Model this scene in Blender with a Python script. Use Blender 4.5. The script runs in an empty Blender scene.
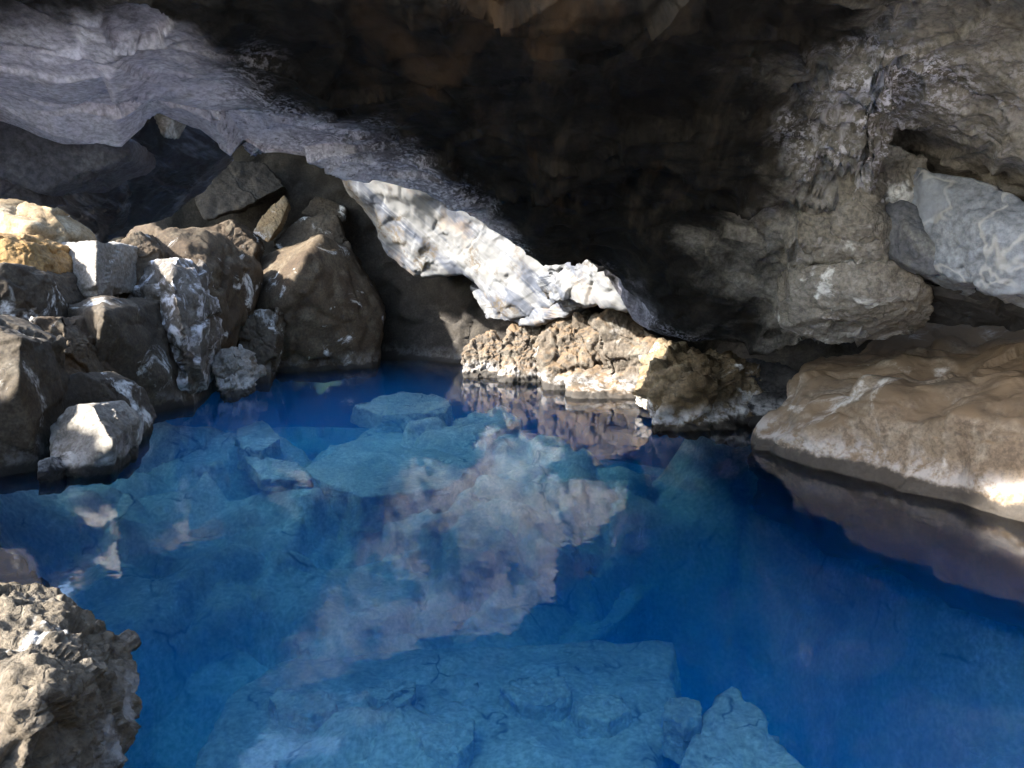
import bpy, bmesh, math, random
import numpy as np
from mathutils import Vector

sc = bpy.context.scene
COL = sc.collection
rad = math.radians

# ------------------------------------------------------------------ camera
F_PX, PITCH, CAM_Z = 804.0, rad(8.5), 1.9
cam_d = bpy.data.cameras.new("camera")
cam_d.sensor_width = 36.0
cam_d.lens = 36.0 * F_PX / 1024.0
cam_d.clip_start, cam_d.clip_end = 0.05, 2000
cam = bpy.data.objects.new("camera", cam_d)
COL.objects.link(cam)
cam.location = (0, 0, CAM_Z)
cam.rotation_euler = (rad(90) - PITCH, 0, 0)
sc.camera = cam
CP, SP = math.cos(PITCH), math.sin(PITCH)


def ray(px, py):
    cx, cy = (px - 512) / F_PX, (384 - py) / F_PX
    return np.array([cx, CP + cy * SP, -SP + cy * CP])


def at(px, py, D):
    d = ray(px, py)
    return np.array([0, 0, CAM_Z]) + d * (D / d[1])


def at_z(px, py, z):
    d = ray(px, py)
    return np.array([0, 0, CAM_Z]) + d * ((z - CAM_Z) / d[2])


# ------------------------------------------------------------------ noise in numpy
def _h(ix, iy, iz, seed):
    n = (ix.astype(np.int64) * 374761393 + iy.astype(np.int64) * 668265263 + iz.astype(np.int64) * 2147483647 + seed * 1274126177) & 0xFFFFFFFF
    n = ((n ^ (n >> 13)) * 1274126177) & 0xFFFFFFFF
    n = ((n ^ (n >> 15)) * 2246822519) & 0xFFFFFFFF
    return ((n ^ (n >> 16)) & 0xFFFFFF).astype(np.float64) / float(0xFFFFFF)


def vnoise(P, seed=0):
    f = np.floor(P)
    t = P - f
    t = t * t * t * (t * (t * 6 - 15) + 10)
    x, y, z = f[:, 0], f[:, 1], f[:, 2]
    out = 0
    for dx in (0, 1):
        wx = t[:, 0] if dx else 1 - t[:, 0]
        for dy in (0, 1):
            wy = t[:, 1] if dy else 1 - t[:, 1]
            for dz in (0, 1):
                wz = t[:, 2] if dz else 1 - t[:, 2]
                out = out + wx * wy * wz * _h(x + dx, y + dy, z + dz, seed)
    return out * 2 - 1


def fbm(P, seed=0, octv=4, gain=0.5, ridged=False):
    a, s, out = 1.0, 1.0, 0
    for i in range(octv):
        n = vnoise(P * s + 17.3 * i, seed + i)
        out = out + a * ((1 - 2 * np.abs(n)) if ridged else n)
        a *= gain
        s *= 2.03
    return out


def facets(P, seed=0):
    """fractured stone: every Voronoi cell is its own tilted plane; returns (height, edge distance)"""
    f = np.floor(P)
    best = np.full(len(P), 1e9)
    sec = np.full(len(P), 1e9)
    hgt = np.zeros(len(P))
    for dx in (-1, 0, 1):
        for dy in (-1, 0, 1):
            for dz in (-1, 0, 1):
                c = f + np.array([dx, dy, dz])
                x, y, z = c[:, 0], c[:, 1], c[:, 2]
                s = np.stack([_h(x, y, z, seed + 1), _h(x, y, z, seed + 2), _h(x, y, z, seed + 3)], 1) + c
                v = P - s
                d = (v * v).sum(1)
                g = np.stack([_h(x, y, z, seed + 4), _h(x, y, z, seed + 5), _h(x, y, z, seed + 6)], 1) * 2 - 1
                h = (v * g).sum(1) + (_h(x, y, z, seed + 7) - 0.5) * 0.6
                closer = d < best
                sec = np.where(closer, best, np.minimum(sec, d))
                hgt = np.where(closer, h, hgt)
                best = np.where(closer, d, best)
    return hgt, np.sqrt(sec) - np.sqrt(best)


# ------------------------------------------------------------------ mesh helpers
def mesh_obj(name, V, faces, mat, parent=None, attrs=None, smooth=True):
    me = bpy.data.meshes.new(name)
    me.from_pydata([tuple(v) for v in V] if not isinstance(V, np.ndarray) else V.tolist(), [], faces)
    if smooth:
        me.polygons.foreach_set("use_smooth", [True] * len(me.polygons))
    if attrs:
        for k, a in attrs.items():
            at_ = me.attributes.new(k, 'FLOAT', 'POINT')
            at_.data.foreach_set("value", np.asarray(a, dtype=np.float32))
    me.materials.append(mat)
    me.update()
    o = bpy.data.objects.new(name, me)
    COL.objects.link(o)
    if parent:
        o.parent = parent
    return o


def tag(o, label=None, cat=None, group=None, kind=None):
    for k, v in (("label", label), ("category", cat), ("group", group), ("kind", kind)):
        if v:
            o[k] = v
    if label and not kind:
        o['kind'] = 'thing'
    return o


_ico = {}


def ico(n):
    if n not in _ico:
        bm = bmesh.new()
        bmesh.ops.create_icosphere(bm, subdivisions=n, radius=1)
        _ico[n] = (np.array([v.co[:] for v in bm.verts]), [tuple(v.index for v in f.verts) for f in bm.faces])
        bm.free()
    return _ico[n]


def hull_planes(P, c):
    bm = bmesh.new()
    for p in P:
        bm.verts.new(tuple(p - c))
    r = bmesh.ops.convex_hull(bm, input=bm.verts)
    bm.normal_update()
    N, D = [], []
    for f in bm.faces:
        n = np.array(f.normal[:])
        d = float(np.dot(n, np.array(f.verts[0].co[:])))
        if d < 0:
            n, d = -n, -d
        N.append(n)
        D.append(max(d, 0.01))
    bm.free()
    return np.array(N), np.array(D)


def grid_normals(V, nu, nv):
    G = V.reshape(nv, nu, 3)
    du = np.gradient(G, axis=1)
    dv = np.gradient(G, axis=0)
    n = np.cross(du, dv)
    n /= np.linalg.norm(n, axis=2, keepdims=True) + 1e-9
    return n.reshape(-1, 3)


def rock_displace(V, Nn, size, seed, rough=1.0, chip=1.0, lump=1.0):
    """move points along their normals: lumps, broken facets, pits"""
    d = lump * 0.10 * size * fbm(V / (0.55 * size), seed, 3)
    warp = np.stack([fbm(V / (0.3 * size), seed + 31 + k, 2) for k in range(3)], 1) * 0.10 * size
    Vw = V + warp
    h1, e1 = facets(Vw / (0.42 * size) + seed * 3.1, seed + 50)
    h2, e2 = facets(Vw / (0.16 * size) + seed * 1.7, seed + 70)
    d += chip * 0.085 * size * np.clip(h1, -0.9, 0.9)
    d += chip * 0.026 * size * np.clip(h2, -0.9, 0.9)
    d -= chip * 0.020 * size * np.exp(-(e1 / 0.05) ** 2)
    d += rough * 0.020 * size * fbm(V / (0.09 * size), seed + 9, 4, 0.55)
    d -= rough * 0.014 * size * np.clip(fbm(V / (0.05 * size), seed + 19, 2), 0, 1) ** 2
    return V + Nn * d[:, None]


def hull_rock(name, pts, mat, seed=1, sub=6, rough=0.6, chip=0.8, lump=0.3, p=70, size=None, parent=None):
    P = np.array(pts, dtype=float)
    lo, hi = P.min(0), P.max(0)
    c = P.mean(0) * 0.4 + (lo + hi) * 0.3
    ext = np.maximum((hi - lo) / 2, 0.05)
    N, D = hull_planes(P, c)
    dirs, faces = ico(sub)
    d = dirs * ext
    d = d / np.linalg.norm(d, axis=1, keepdims=True)
    q = np.maximum(d @ N.T, 0) / D
    qm = q.max(1, keepdims=True)
    q = q / qm
    r = 1.0 / (qm[:, 0] * (q ** p).sum(1) ** (1.0 / p))
    V = d * r[:, None] * 1.02
    # normals of the convex body (soft)
    w = q ** min(p, 60)
    Nn = w @ N
    Nn /= np.linalg.norm(Nn, axis=1, keepdims=True) + 1e-9
    Nn = 0.65 * Nn + 0.35 * d
    Nn /= np.linalg.norm(Nn, axis=1, keepdims=True) + 1e-9
    if size is None:
        size = float(np.prod(ext * 2) ** (1 / 3))
    V = rock_displace(V + c, Nn, size, seed, rough, chip, lump)
    # origin at the base of the stone
    o0 = np.array([c[0], c[1], V[:, 2].min()])
    o = mesh_obj(name, V - o0, faces, mat, parent)
    o.location = tuple(o0)
    return o


def px_rock(name, label, poly, mat, thick=1.0, shrink=0.8, inner=(), cat="boulder", group=None, lift=0.0, **kw):
    """poly: front outline points (px, py, depth); inner: ridge points; a smaller copy of the outline lies `thick` metres behind"""
    P = [at(*q) for q in poly]
    c = np.mean(P, 0)
    B = [c + (q - c) * shrink + np.array([0.0, thick, lift]) for q in P]
    I = [at(*q) for q in inner]
    o = hull_rock(name, P + B + I, mat, **kw)
    return tag(o, label, cat, group)


def world_rock(name, label, pts, mat, cat="boulder", group=None, **kw):
    return tag(hull_rock(name, pts, mat, **kw), label, cat, group)


def loft(name, table, mat, nu, nv, smooth_it, seed, size, rough=1.0, chip=1.0, lump=1.0, chans=(), u_pos=None, v_pos=None, extra=None):
    """table[row][col] = (x,y,z,chan...) control points -> dense displaced sheet"""
    T = np.array(table, dtype=float)
    R, C, K = T.shape
    up = np.linspace(0, 1, C) if u_pos is None else np.array(u_pos, float)
    up = (up - up[0]) / (up[-1] - up[0])
    vp = np.linspace(0, 1, R) if v_pos is None else np.array(v_pos, float)
    vp = (vp - vp[0]) / (vp[-1] - vp[0])
    us, vs = np.linspace(0, 1, nu), np.linspace(0, 1, nv)
    A = np.empty((R, nu, K))
    for r in range(R):
        for k in range(K):
            A[r, :, k] = np.interp(us, up, T[r, :, k])
    G = np.empty((nv, nu, K))
    for i in range(nu):
        for k in range(K):
            G[:, i, k] = np.interp(vs, vp, A[:, i, k])
    for _ in range(smooth_it):
        Gp = np.pad(G, ((1, 1), (1, 1), (0, 0)), mode='edge')
        G = 0.5 * G + 0.125 * (Gp[:-2, 1:-1] + Gp[2:, 1:-1] + Gp[1:-1, :-2] + Gp[1:-1, 2:])
    V = G[:, :, :3].reshape(-1, 3).copy()
    Nn = grid_normals(V, nu, nv)
    V0 = V
    V = rock_displace(V, Nn, size, seed, rough, chip, lump)
    if extra:
        V = extra(V0, V, Nn, G.reshape(-1, K))
    faces = [(j * nu + i, j * nu + i + 1, (j + 1) * nu + i + 1, (j + 1) * nu + i) for j in range(nv - 1) for i in range(nu - 1)]
    attrs = {nm: G[:, :, 3 + k].reshape(-1) for k, nm in enumerate(chans)}
    return mesh_obj(name, V, faces, mat, attrs=attrs)


# ------------------------------------------------------------------ materials
class NT:
    def __init__(self, name):
        self.m = bpy.data.materials.new(name)
        self.m.use_nodes = True
        self.t = self.m.node_tree
        self.t.nodes.clear()
        self.out = self.n('ShaderNodeOutputMaterial')
        self.pos = self.n('ShaderNodeNewGeometry').outputs['Position']

    def n(self, typ, **kw):
        x = self.t.nodes.new(typ)
        for k, v in kw.items():
            setattr(x, k, v)
        return x

    def l(self, a, b):
        self.t.links.new(a, b)

    def put(self, sock, v):
        if hasattr(v, 'is_linked') or isinstance(v, bpy.types.NodeSocket):
            self.l(v, sock)
        else:
            sock.default_value = v

    def math(self, op, a, b=None, c=None, clamp=False):
        x = self.n('ShaderNodeMath', operation=op, use_clamp=clamp)
        self.put(x.inputs[0], a)
        if b is not None:
            self.put(x.inputs[1], b)
        if c is not None:
            self.put(x.inputs[2], c)
        return x.outputs[0]

    def coord(self, scale=(1, 1, 1), rot=(0, 0, 0), src=None):
        x = self.n('ShaderNodeMapping')
        self.l(src or self.pos, x.inputs['Vector'])
        x.inputs['Scale'].default_value = scale
        x.inputs['Rotation'].default_value = rot
        return x.outputs[0]

    def noise(self, scale, detail=4, rough=0.55, dist=0.0, vec=None, ridged=False):
        x = self.n('ShaderNodeTexNoise')
        self.l(vec or self.pos, x.inputs['Vector'])
        x.inputs['Scale'].default_value = scale
        x.inputs['Detail'].default_value = detail
        x.inputs['Roughness'].default_value = rough
        x.inputs['Distortion'].default_value = dist
        return x.outputs['Fac']

    def voro(self, scale, feature='DISTANCE_TO_EDGE', vec=None):
        x = self.n('ShaderNodeTexVoronoi', feature=feature)
        self.l(vec or self.pos, x.inputs['Vector'])
        x.inputs['Scale'].default_value = scale
        return x.outputs[0]

    def ramp(self, v, lo, hi, a=0.0, b=1.0):
        x = self.n('ShaderNodeMapRange', interpolation_type='SMOOTHSTEP')
        self.put(x.inputs['Value'], v)
        for i, q in zip(('From Min', 'From Max', 'To Min', 'To Max'), (lo, hi, a, b)):
            x.inputs[i].default_value = q
        return x.outputs[0]

    def mix(self, f, a, b, blend='MIX'):
        x = self.n('ShaderNodeMix', data_type='RGBA', blend_type=blend)
        self.put(x.inputs[0], f)
        for s, v in ((x.inputs[6], a), (x.inputs[7], b)):
            if isinstance(v, tuple):
                s.default_value = (*v, 1.0) if len(v) == 3 else v
            else:
                self.l(v, s)
        return x.outputs[2]

    def attr(self, name):
        x = self.n('ShaderNodeAttribute', attribute_name=name)
        return x.outputs['Fac']

    def sep(self, v=None):
        x = self.n('ShaderNodeSeparateXYZ')
        self.l(v or self.pos, x.inputs[0])
        return x.outputs


def rock_color(t, ca, cb, cc, scale=1.0, k=1.0):
    """three-colour mottled stone with grain"""
    ca, cb, cc = [tuple(q * k for q in c) for c in (ca, cb, cc)]
    n1 = t.noise(0.9 * scale, 6, 0.6, 0.6)
    n2 = t.noise(2.7 * scale, 8, 0.68, 0.3)
    n3 = t.noise(26 * scale, 5, 0.7)
    col = t.mix(t.ramp(n1, 0.38, 0.62), ca, cb)
    col = t.mix(t.ramp(n2, 0.47, 0.68), col, cc)
    col = t.mix(1.0, col, t.mix(t.ramp(n3, 0.3, 0.7), (0.62, 0.62, 0.62), (1.3, 1.3, 1.3)), 'MULTIPLY')
    return col


def rock_bump(t, strength=0.6, dist=0.05, fine=1.0, crack=1.0, vary=None):
    a = t.noise(3.2, 10, 0.62, 0.4)
    b = t.noise(17, 8, 0.68, 0.2)
    c = t.noise(70 * fine, 4, 0.7)
    warp = t.n('ShaderNodeVectorMath', operation='ADD')
    nz = t.n('ShaderNodeTexNoise')
    t.l(t.pos, nz.inputs['Vector'])
    nz.inputs['Scale'].default_value = 2.5
    nz.inputs['Detail'].default_value = 5
    t.l(t.pos, warp.inputs[0])
    t.l(nz.outputs['Color'], warp.inputs[1])
    e = t.voro(1.7, vec=warp.outputs[0])
    e = t.ramp(e, 0.0, 0.035)
    h = t.math('MULTIPLY', a, 0.45)
    h = t.math('MULTIPLY_ADD', b, 0.40, h)
    h = t.math('MULTIPLY_ADD', c, 0.12, h)
    h = t.math('MULTIPLY_ADD', e, 0.10 * crack, h)
    bp = t.n('ShaderNodeBump')
    bp.inputs['Strength'].default_value = strength
    bp.inputs['Distance'].default_value = dist
    t.l(h, bp.inputs['Height'])
    if vary is not None:
        t.l(vary, bp.inputs['Strength'])
    return bp.outputs['Normal'], e


def finish(t, col, nrm, rough=0.85, spec=0.3):
    b = t.n('ShaderNodeBsdfPrincipled')
    t.put(b.inputs['Base Color'], col)
    t.put(b.inputs['Roughness'], rough)
    b.inputs['Specular IOR Level'].default_value = spec
    t.l(nrm, b.inputs['Normal'])
    t.l(b.outputs[0], t.out.inputs['Surface'])
    return t.m


def rock_mat(name, ca, cb, cc, crust=0.0, crust_col=(0.62, 0.60, 0.55), crust_scale=1.6, waterline=True, bump=0.55, bdist=0.045, fine=1.0,
             crack=1.0, tint_top=None, rough=0.86, wet=True, wl_white=0.5, kk=0.56, wet_h=0.11):
    t = NT(name)
    col = rock_color(t, ca, cb, cc, k=kk)
    nrm, e = rock_bump(t, bump, bdist, fine, crack)
    z = t.sep()[2]
    if tint_top:
        up = t.sep(t.n('ShaderNodeNewGeometry').outputs['Normal'])[2]
        f = t.math('MULTIPLY', t.ramp(up, 0.25, 0.85), t.ramp(t.noise(2.2, 6, 0.6), 0.35, 0.55))
        col = t.mix(f, col, tint_top)
    if crust > 0:
        f = t.ramp(t.noise(crust_scale, 9, 0.66, 0.8), 0.62 - 0.22 * crust, 0.70 - 0.16 * crust)
        f = t.math('MULTIPLY', f, t.ramp(t.noise(11, 5, 0.7), 0.3, 0.55))
        col = t.mix(f, col, crust_col)
    if waterline:
        zn = t.math('MULTIPLY_ADD', t.noise(2.6, 6, 0.65), 0.30, t.math('SUBTRACT', z, 0.15))
        band = t.math('MULTIPLY', t.ramp(zn, wet_h - 0.05, wet_h + 0.01), t.ramp(zn, wet_h + 0.23, wet_h + 0.03))
        band = t.math('MULTIPLY', band, t.ramp(t.noise(6, 6, 0.7), 0.40, 0.58))
        col = t.mix(t.math('MULTIPLY', band, wl_white), col, (0.62, 0.60, 0.57))
        wetf = t.ramp(zn, wet_h, wet_h - 0.05)
        col = t.mix(t.math('MULTIPLY', wetf, 0.88), col, (0.028, 0.025, 0.021))
    col = t.mix(t.math('MULTIPLY', t.math('SUBTRACT', 1.0, e), 0.22 * crack), col, (0.03, 0.027, 0.024))
    return finish(t, col, nrm, rough)


M = {}
M['brown'] = rock_mat('brown_boulder_rock', kk=0.33, wl_white=0.12, ca=(0.135, 0.088, 0.048), cb=(0.21, 0.148, 0.085), cc=(0.30, 0.235, 0.15), crust=0.15)
M['grey'] = rock_mat('grey_boulder_rock', kk=0.33, wl_white=0.15, ca=(0.125, 0.092, 0.058), cb=(0.18, 0.138, 0.088), cc=(0.255, 0.21, 0.148), crust=0.2)
M['pale'] = rock_mat('pale_boulder_rock', (0.3, 0.265, 0.215), (0.38, 0.34, 0.28), (0.46, 0.42, 0.36), crust=0.2)
M['ochre'] = rock_mat('ochre_boulder_rock', (0.27, 0.18, 0.085), (0.36, 0.25, 0.13), (0.42, 0.34, 0.22), crust=0.25)
M['orange'] = rock_mat('orange_boulder_rock', (0.28, 0.16, 0.05), (0.34, 0.2, 0.07), (0.3, 0.2, 0.1), crust=0.0)
M['marble'] = rock_mat('white_streaked_rock', (0.12, 0.1, 0.08), (0.19, 0.16, 0.125), (0.28, 0.245, 0.2), crust=0.6, crust_col=(0.52, 0.50, 0.49), crust_scale=3.0, kk=0.55)
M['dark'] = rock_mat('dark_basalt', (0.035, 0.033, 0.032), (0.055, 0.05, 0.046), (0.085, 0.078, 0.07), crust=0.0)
def streak_mat():
    t = NT('black_streaked_slab_rock')
    col = rock_color(t, (0.018, 0.018, 0.022), (0.028, 0.028, 0.034), (0.045, 0.045, 0.055))
    c = t.coord((1.0, 0.6, 1.0), (0, rad(-45), 0))
    c2 = t.coord((0.16, 1.0, 1.6), src=c)
    st = t.ramp(t.noise(3.4, 6, 0.6, 0.1, vec=c2), 0.52, 0.66)
    col = t.mix(t.math('MULTIPLY', st, 0.8), col, (0.13, 0.145, 0.18))
    nrm, e = rock_bump(t, 0.3, 0.03)
    return finish(t, col, nrm, 0.6)


M['streak'] = streak_mat()
M['slab'] = rock_mat('dark_slab_rock', (0.12, 0.118, 0.138), (0.165, 0.162, 0.183), (0.23, 0.226, 0.246), crust=0.0, bump=0.35, waterline=False)
M['tuff'] = rock_mat('pitted_tan_rock', kk=0.45, ca=(0.24, 0.185, 0.12), cb=(0.33, 0.265, 0.18), cc=(0.42, 0.35, 0.255), crust=0.1, bump=1.0, bdist=0.09)
M['bank'] = rock_mat('ochre_bank_rock', (0.19, 0.135, 0.085), (0.25, 0.185, 0.12), (0.33, 0.265, 0.19), crust=0.25, crust_col=(0.55, 0.5, 0.43), crust_scale=0.9,
                     bump=0.34, wl_white=0.35, tint_top=(0.17, 0.115, 0.066), kk=0.78, wet_h=0.15, crack=0.4)
M['shore'] = rock_mat('shore_rock', kk=0.5, ca=(0.11, 0.083, 0.055), cb=(0.165, 0.132, 0.096), cc=(0.24, 0.205, 0.155), crust=0.15, crust_col=(0.28, 0.26, 0.23), wl_white=0.35,
                      tint_top=(0.12, 0.08, 0.045))
M['pitted'] = rock_mat('pitted_ochre_rock', (0.2, 0.135, 0.065), (0.3, 0.215, 0.115), (0.4, 0.32, 0.2), crust=0.15, wl_white=0.7, kk=0.55, bump=1.0, bdist=0.07)
M['rough'] = rock_mat('rough_wall_rock', (0.2, 0.17, 0.132), (0.29, 0.255, 0.205), (0.38, 0.345, 0.295), crust=0.35, waterline=False, bump=0.8, bdist=0.06, kk=0.66)
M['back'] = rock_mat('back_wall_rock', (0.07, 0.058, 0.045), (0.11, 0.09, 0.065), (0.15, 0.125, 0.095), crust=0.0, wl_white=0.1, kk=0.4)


def smooth_block_mat():
    t = NT('smooth_grey_blue_rock')
    col = rock_color(t, (0.14, 0.148, 0.16), (0.185, 0.197, 0.212), (0.235, 0.248, 0.262), 0.8)
    nrm, e = rock_bump(t, 0.3, 0.04, 1.0, 0.6)
    v = t.noise(1.1, 3, 0.5, 1.6)
    band = t.math('SUBTRACT', 1.0, t.ramp(t.math('ABSOLUTE', t.math('SUBTRACT', v, 0.5)), 0.004, 0.03))
    col = t.mix(t.math('MULTIPLY', band, 0.45), col, (0.46, 0.44, 0.39))
    f = t.ramp(t.noise(1.6, 9, 0.62, 0.3), 0.52, 0.66)
    col = t.mix(t.math('MULTIPLY', f, 0.45), col, (0.33, 0.355, 0.395))
    return finish(t, col, nrm, 0.7)


M['smooth'] = smooth_block_mat()
M['lens'] = rock_mat('dark_grey_lens_rock', (0.07, 0.072, 0.08), (0.10, 0.10, 0.105), (0.15, 0.145, 0.13), crust=0.25, crust_col=(0.34, 0.34, 0.33), crust_scale=1.1, waterline=False, bump=0.3, kk=1.0, crack=0.3)


def white_wall_mat():
    t = NT('white_flowing_rock')
    c = t.coord((0.22, 0.6, 1.5), src=t.coord((1, 1, 1), (0.0, rad(-42), 0.0)))
    s1 = t.noise(2.6, 6, 0.6, 0.5, vec=c)
    s2 = t.noise(6, 6, 0.65, 0.3, vec=c)
    col = t.mix(t.ramp(s1, 0.36, 0.6), (0.05, 0.055, 0.067), (0.135, 0.131, 0.122))
    col = t.mix(t.math('MULTIPLY', t.ramp(s2, 0.5, 0.68), 0.6), col, (0.20, 0.20, 0.195))
    pit = t.ramp(t.noise(1.5, 9, 0.7, 0.3), 0.52, 0.62)
    col = t.mix(t.math('MULTIPLY', pit, t.ramp(t.noise(14, 4, 0.7), 0.38, 0.56)), col, (0.075, 0.058, 0.038))
    och = t.ramp(t.noise(1.3, 4, 0.6, 0.5), 0.57, 0.68)
    col = t.mix(t.math('MULTIPLY', och, 0.35), col, (0.22, 0.15, 0.085))
    nrm, e = rock_bump(t, 0.35, 0.05, 0.8, 0.5)
    return finish(t, col, nrm, 0.8)


M['white'] = white_wall_mat()


def roof_mat():
    t = NT('cave_roof_rock')
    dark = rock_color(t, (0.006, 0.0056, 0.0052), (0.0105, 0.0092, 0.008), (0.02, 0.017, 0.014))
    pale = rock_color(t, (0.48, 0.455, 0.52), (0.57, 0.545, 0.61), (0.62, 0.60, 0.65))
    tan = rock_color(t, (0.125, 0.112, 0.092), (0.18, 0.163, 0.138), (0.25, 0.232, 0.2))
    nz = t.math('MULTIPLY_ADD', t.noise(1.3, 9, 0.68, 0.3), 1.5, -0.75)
    a = t.ramp(t.math('MULTIPLY_ADD', nz, 0.6, t.attr('pale')), 0.22, 0.85)  # fade from pale to near-black puts the ceiling's light and shade into colour
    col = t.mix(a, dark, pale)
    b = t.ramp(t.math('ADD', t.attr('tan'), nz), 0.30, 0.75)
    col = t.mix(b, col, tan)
    # rusty streaks running down the dark vault
    c = t.coord((1.0, 0.25, 0.25), (0, 0, rad(-12)))
    r = t.ramp(t.noise(1.3, 6, 0.6, 0.8, vec=c), 0.53, 0.66)
    col = t.mix(t.math('MULTIPLY', t.math('MULTIPLY', r, t.attr('rust')), 0.7), col, (0.085, 0.05, 0.025))
    sk = t.ramp(t.noise(2.6, 7, 0.65, 0.3, vec=t.coord((1.0, 0.22, 0.22), (0, 0, rad(10)))), 0.50, 0.66)
    col = t.mix(t.math('MULTIPLY', t.math('MULTIPLY', sk, t.attr('rust')), 0.75), col, (0.055, 0.043, 0.03))
    # pale mineral crust speckles
    sp = t.ramp(t.noise(22, 8, 0.75), 0.48, 0.56)
    st = t.ramp(t.noise(3.2, 7, 0.7, 0.15), 0.36, 0.56)
    cw = t.math('MULTIPLY_ADD', t.noise(1.7, 5, 0.6), 0.8, -0.4)
    cr = t.math('MULTIPLY', t.math('MULTIPLY', sp, st), t.ramp(t.math('ADD', t.attr('crust'), cw), 0.25, 0.75), clamp=True)
    pit = t.ramp(t.noise(13, 7, 0.72), 0.54, 0.62)
    col = t.mix(t.math('MULTIPLY', t.math('MULTIPLY', pit, 0.8), t.ramp(t.attr('crust'), 0.2, 0.8)), col, (0.05, 0.045, 0.045))
    drip = t.ramp(t.noise(7, 5, 0.6, 0.2, vec=t.coord((1.0, 0.16, 0.16))), 0.56, 0.66)
    cr = t.math('MAXIMUM', cr, t.math('MULTIPLY', t.math('MULTIPLY', drip, 0.5), t.ramp(t.math('ADD', t.attr('crust'), cw), 0.25, 0.6)))
    col = t.mix(cr, col, (0.66, 0.64, 0.70))
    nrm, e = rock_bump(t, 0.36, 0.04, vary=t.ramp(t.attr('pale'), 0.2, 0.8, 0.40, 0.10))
    col = t.mix(t.math('MULTIPLY', t.math('SUBTRACT', 1.0, e), 0.25), col, (0.015, 0.014, 0.013))
    return finish(t, col, nrm, 0.82, 0.1)


M['roof'] = roof_mat()


def warped(t, k):
    nz = t.n('ShaderNodeTexNoise')
    t.l(t.pos, nz.inputs['Vector'])
    nz.inputs['Scale'].default_value = 1.3
    nz.inputs['Detail'].default_value = 4
    m = t.n('ShaderNodeVectorMath', operation='SCALE')
    t.l(nz.outputs['Color'], m.inputs[0])
    m.inputs['Scale'].default_value = k * 3
    a = t.n('ShaderNodeVectorMath', operation='ADD')
    t.l(t.pos, a.inputs[0])
    t.l(m.outputs[0], a.inputs[1])
    return a.outputs[0]


def floor_mat(name, a, b, c):
    t = NT(name)
    col = rock_color(t, a, b, c, 0.8)
    nrm, e = rock_bump(t, 0.6, 0.06)
    ck = t.ramp(t.voro(1.5, vec=warped(t, 0.35)), 0.0, 0.03)
    ck = t.math('MULTIPLY', t.math('SUBTRACT', 1.0, ck), t.ramp(t.noise(1.9, 4, 0.6), 0.48, 0.62))
    col = t.mix(t.math('MULTIPLY', ck, 0.85), col, (0.05, 0.05, 0.045))
    return finish(t, col, nrm, 0.9)


M['silt'] = floor_mat('pale_silt', (0.40, 0.40, 0.37), (0.50, 0.49, 0.45), (0.58, 0.57, 0.53))
M['sunk'] = floor_mat('pale_sunken_stone', (0.38, 0.375, 0.34), (0.54, 0.53, 0.49), (0.66, 0.65, 0.61))


def ground_mat():
    t = NT('lava_ground')
    a = rock_color(t, (0.42, 0.41, 0.37), (0.58, 0.57, 0.53), (0.68, 0.67, 0.63), 0.8)
    z = t.sep()[2]
    b = rock_color(t, (0.36, 0.335, 0.3), (0.45, 0.42, 0.38), (0.52, 0.49, 0.45), 0.8)
    ck = t.ramp(t.voro(0.9, vec=warped(t, 0.35)), 0.0, 0.03)
    ck = t.math('MULTIPLY', t.math('SUBTRACT', 1.0, ck), t.ramp(t.noise(1.4, 4, 0.6), 0.46, 0.6))
    ck = t.math('MULTIPLY', ck, t.ramp(z, -2.2, -1.5))
    a = t.mix(t.math('MULTIPLY', ck, 0.85), a, (0.05, 0.05, 0.045))
    col = t.mix(t.ramp(z, -0.15, 0.15), a, b)
    nrm, e = rock_bump(t, 0.6, 0.06)
    return finish(t, col, nrm, 0.9)


M['ground'] = ground_mat()


def water_mat():
    t = NT('clear_blue_water')
    nz = t.noise(2.2, 3, 0.5, 0.2)
    n2 = t.noise(7.0, 2, 0.5, 0.0)
    bp = t.n('ShaderNodeBump')
    bp.inputs['Strength'].default_value = 0.06
    bp.inputs['Distance'].default_value = 0.05
    t.l(t.math('MULTIPLY_ADD', n2, 0.22, nz), bp.inputs['Height'])
    fr = t.n('ShaderNodeFresnel')
    fr.inputs['IOR'].default_value = 1.34
    t.l(bp.outputs[0], fr.inputs['Normal'])
    gl = t.n('ShaderNodeBsdfGlossy')
    gl.inputs['Roughness'].default_value = 0.045
    t.l(bp.outputs[0], gl.inputs['Normal'])
    tr = t.n('ShaderNodeBsdfTransparent')
    mx = t.n('ShaderNodeMixShader')
    t.l(fr.outputs[0], mx.inputs[0])
    t.l(tr.outputs[0], mx.inputs[1])
    t.l(gl.outputs[0], mx.inputs[2])
    t.l(mx.outputs[0], t.out.inputs['Surface'])
    ab = t.n('ShaderNodeVolumeAbsorption')
    ab.inputs['Color'].default_value = (0.0, 0.74, 0.975, 1)
    ab.inputs['Density'].default_value = WATER_ABS
    scn = t.n('ShaderNodeVolumeScatter')
    scn.inputs['Color'].default_value = (0.0, 0.34, 1.0, 1)
    scn.inputs['Density'].default_value = WATER_SCAT
    ad = t.n('ShaderNodeAddShader')
    t.l(ab.outputs[0], ad.inputs[0])
    t.l(scn.outputs[0], ad.inputs[1])
    t.l(ad.outputs[0], t.out.inputs['Volume'])
    return t.m


WATER_ABS, WATER_SCAT = 0.38, 0.18
M['water'] = water_mat()

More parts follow.
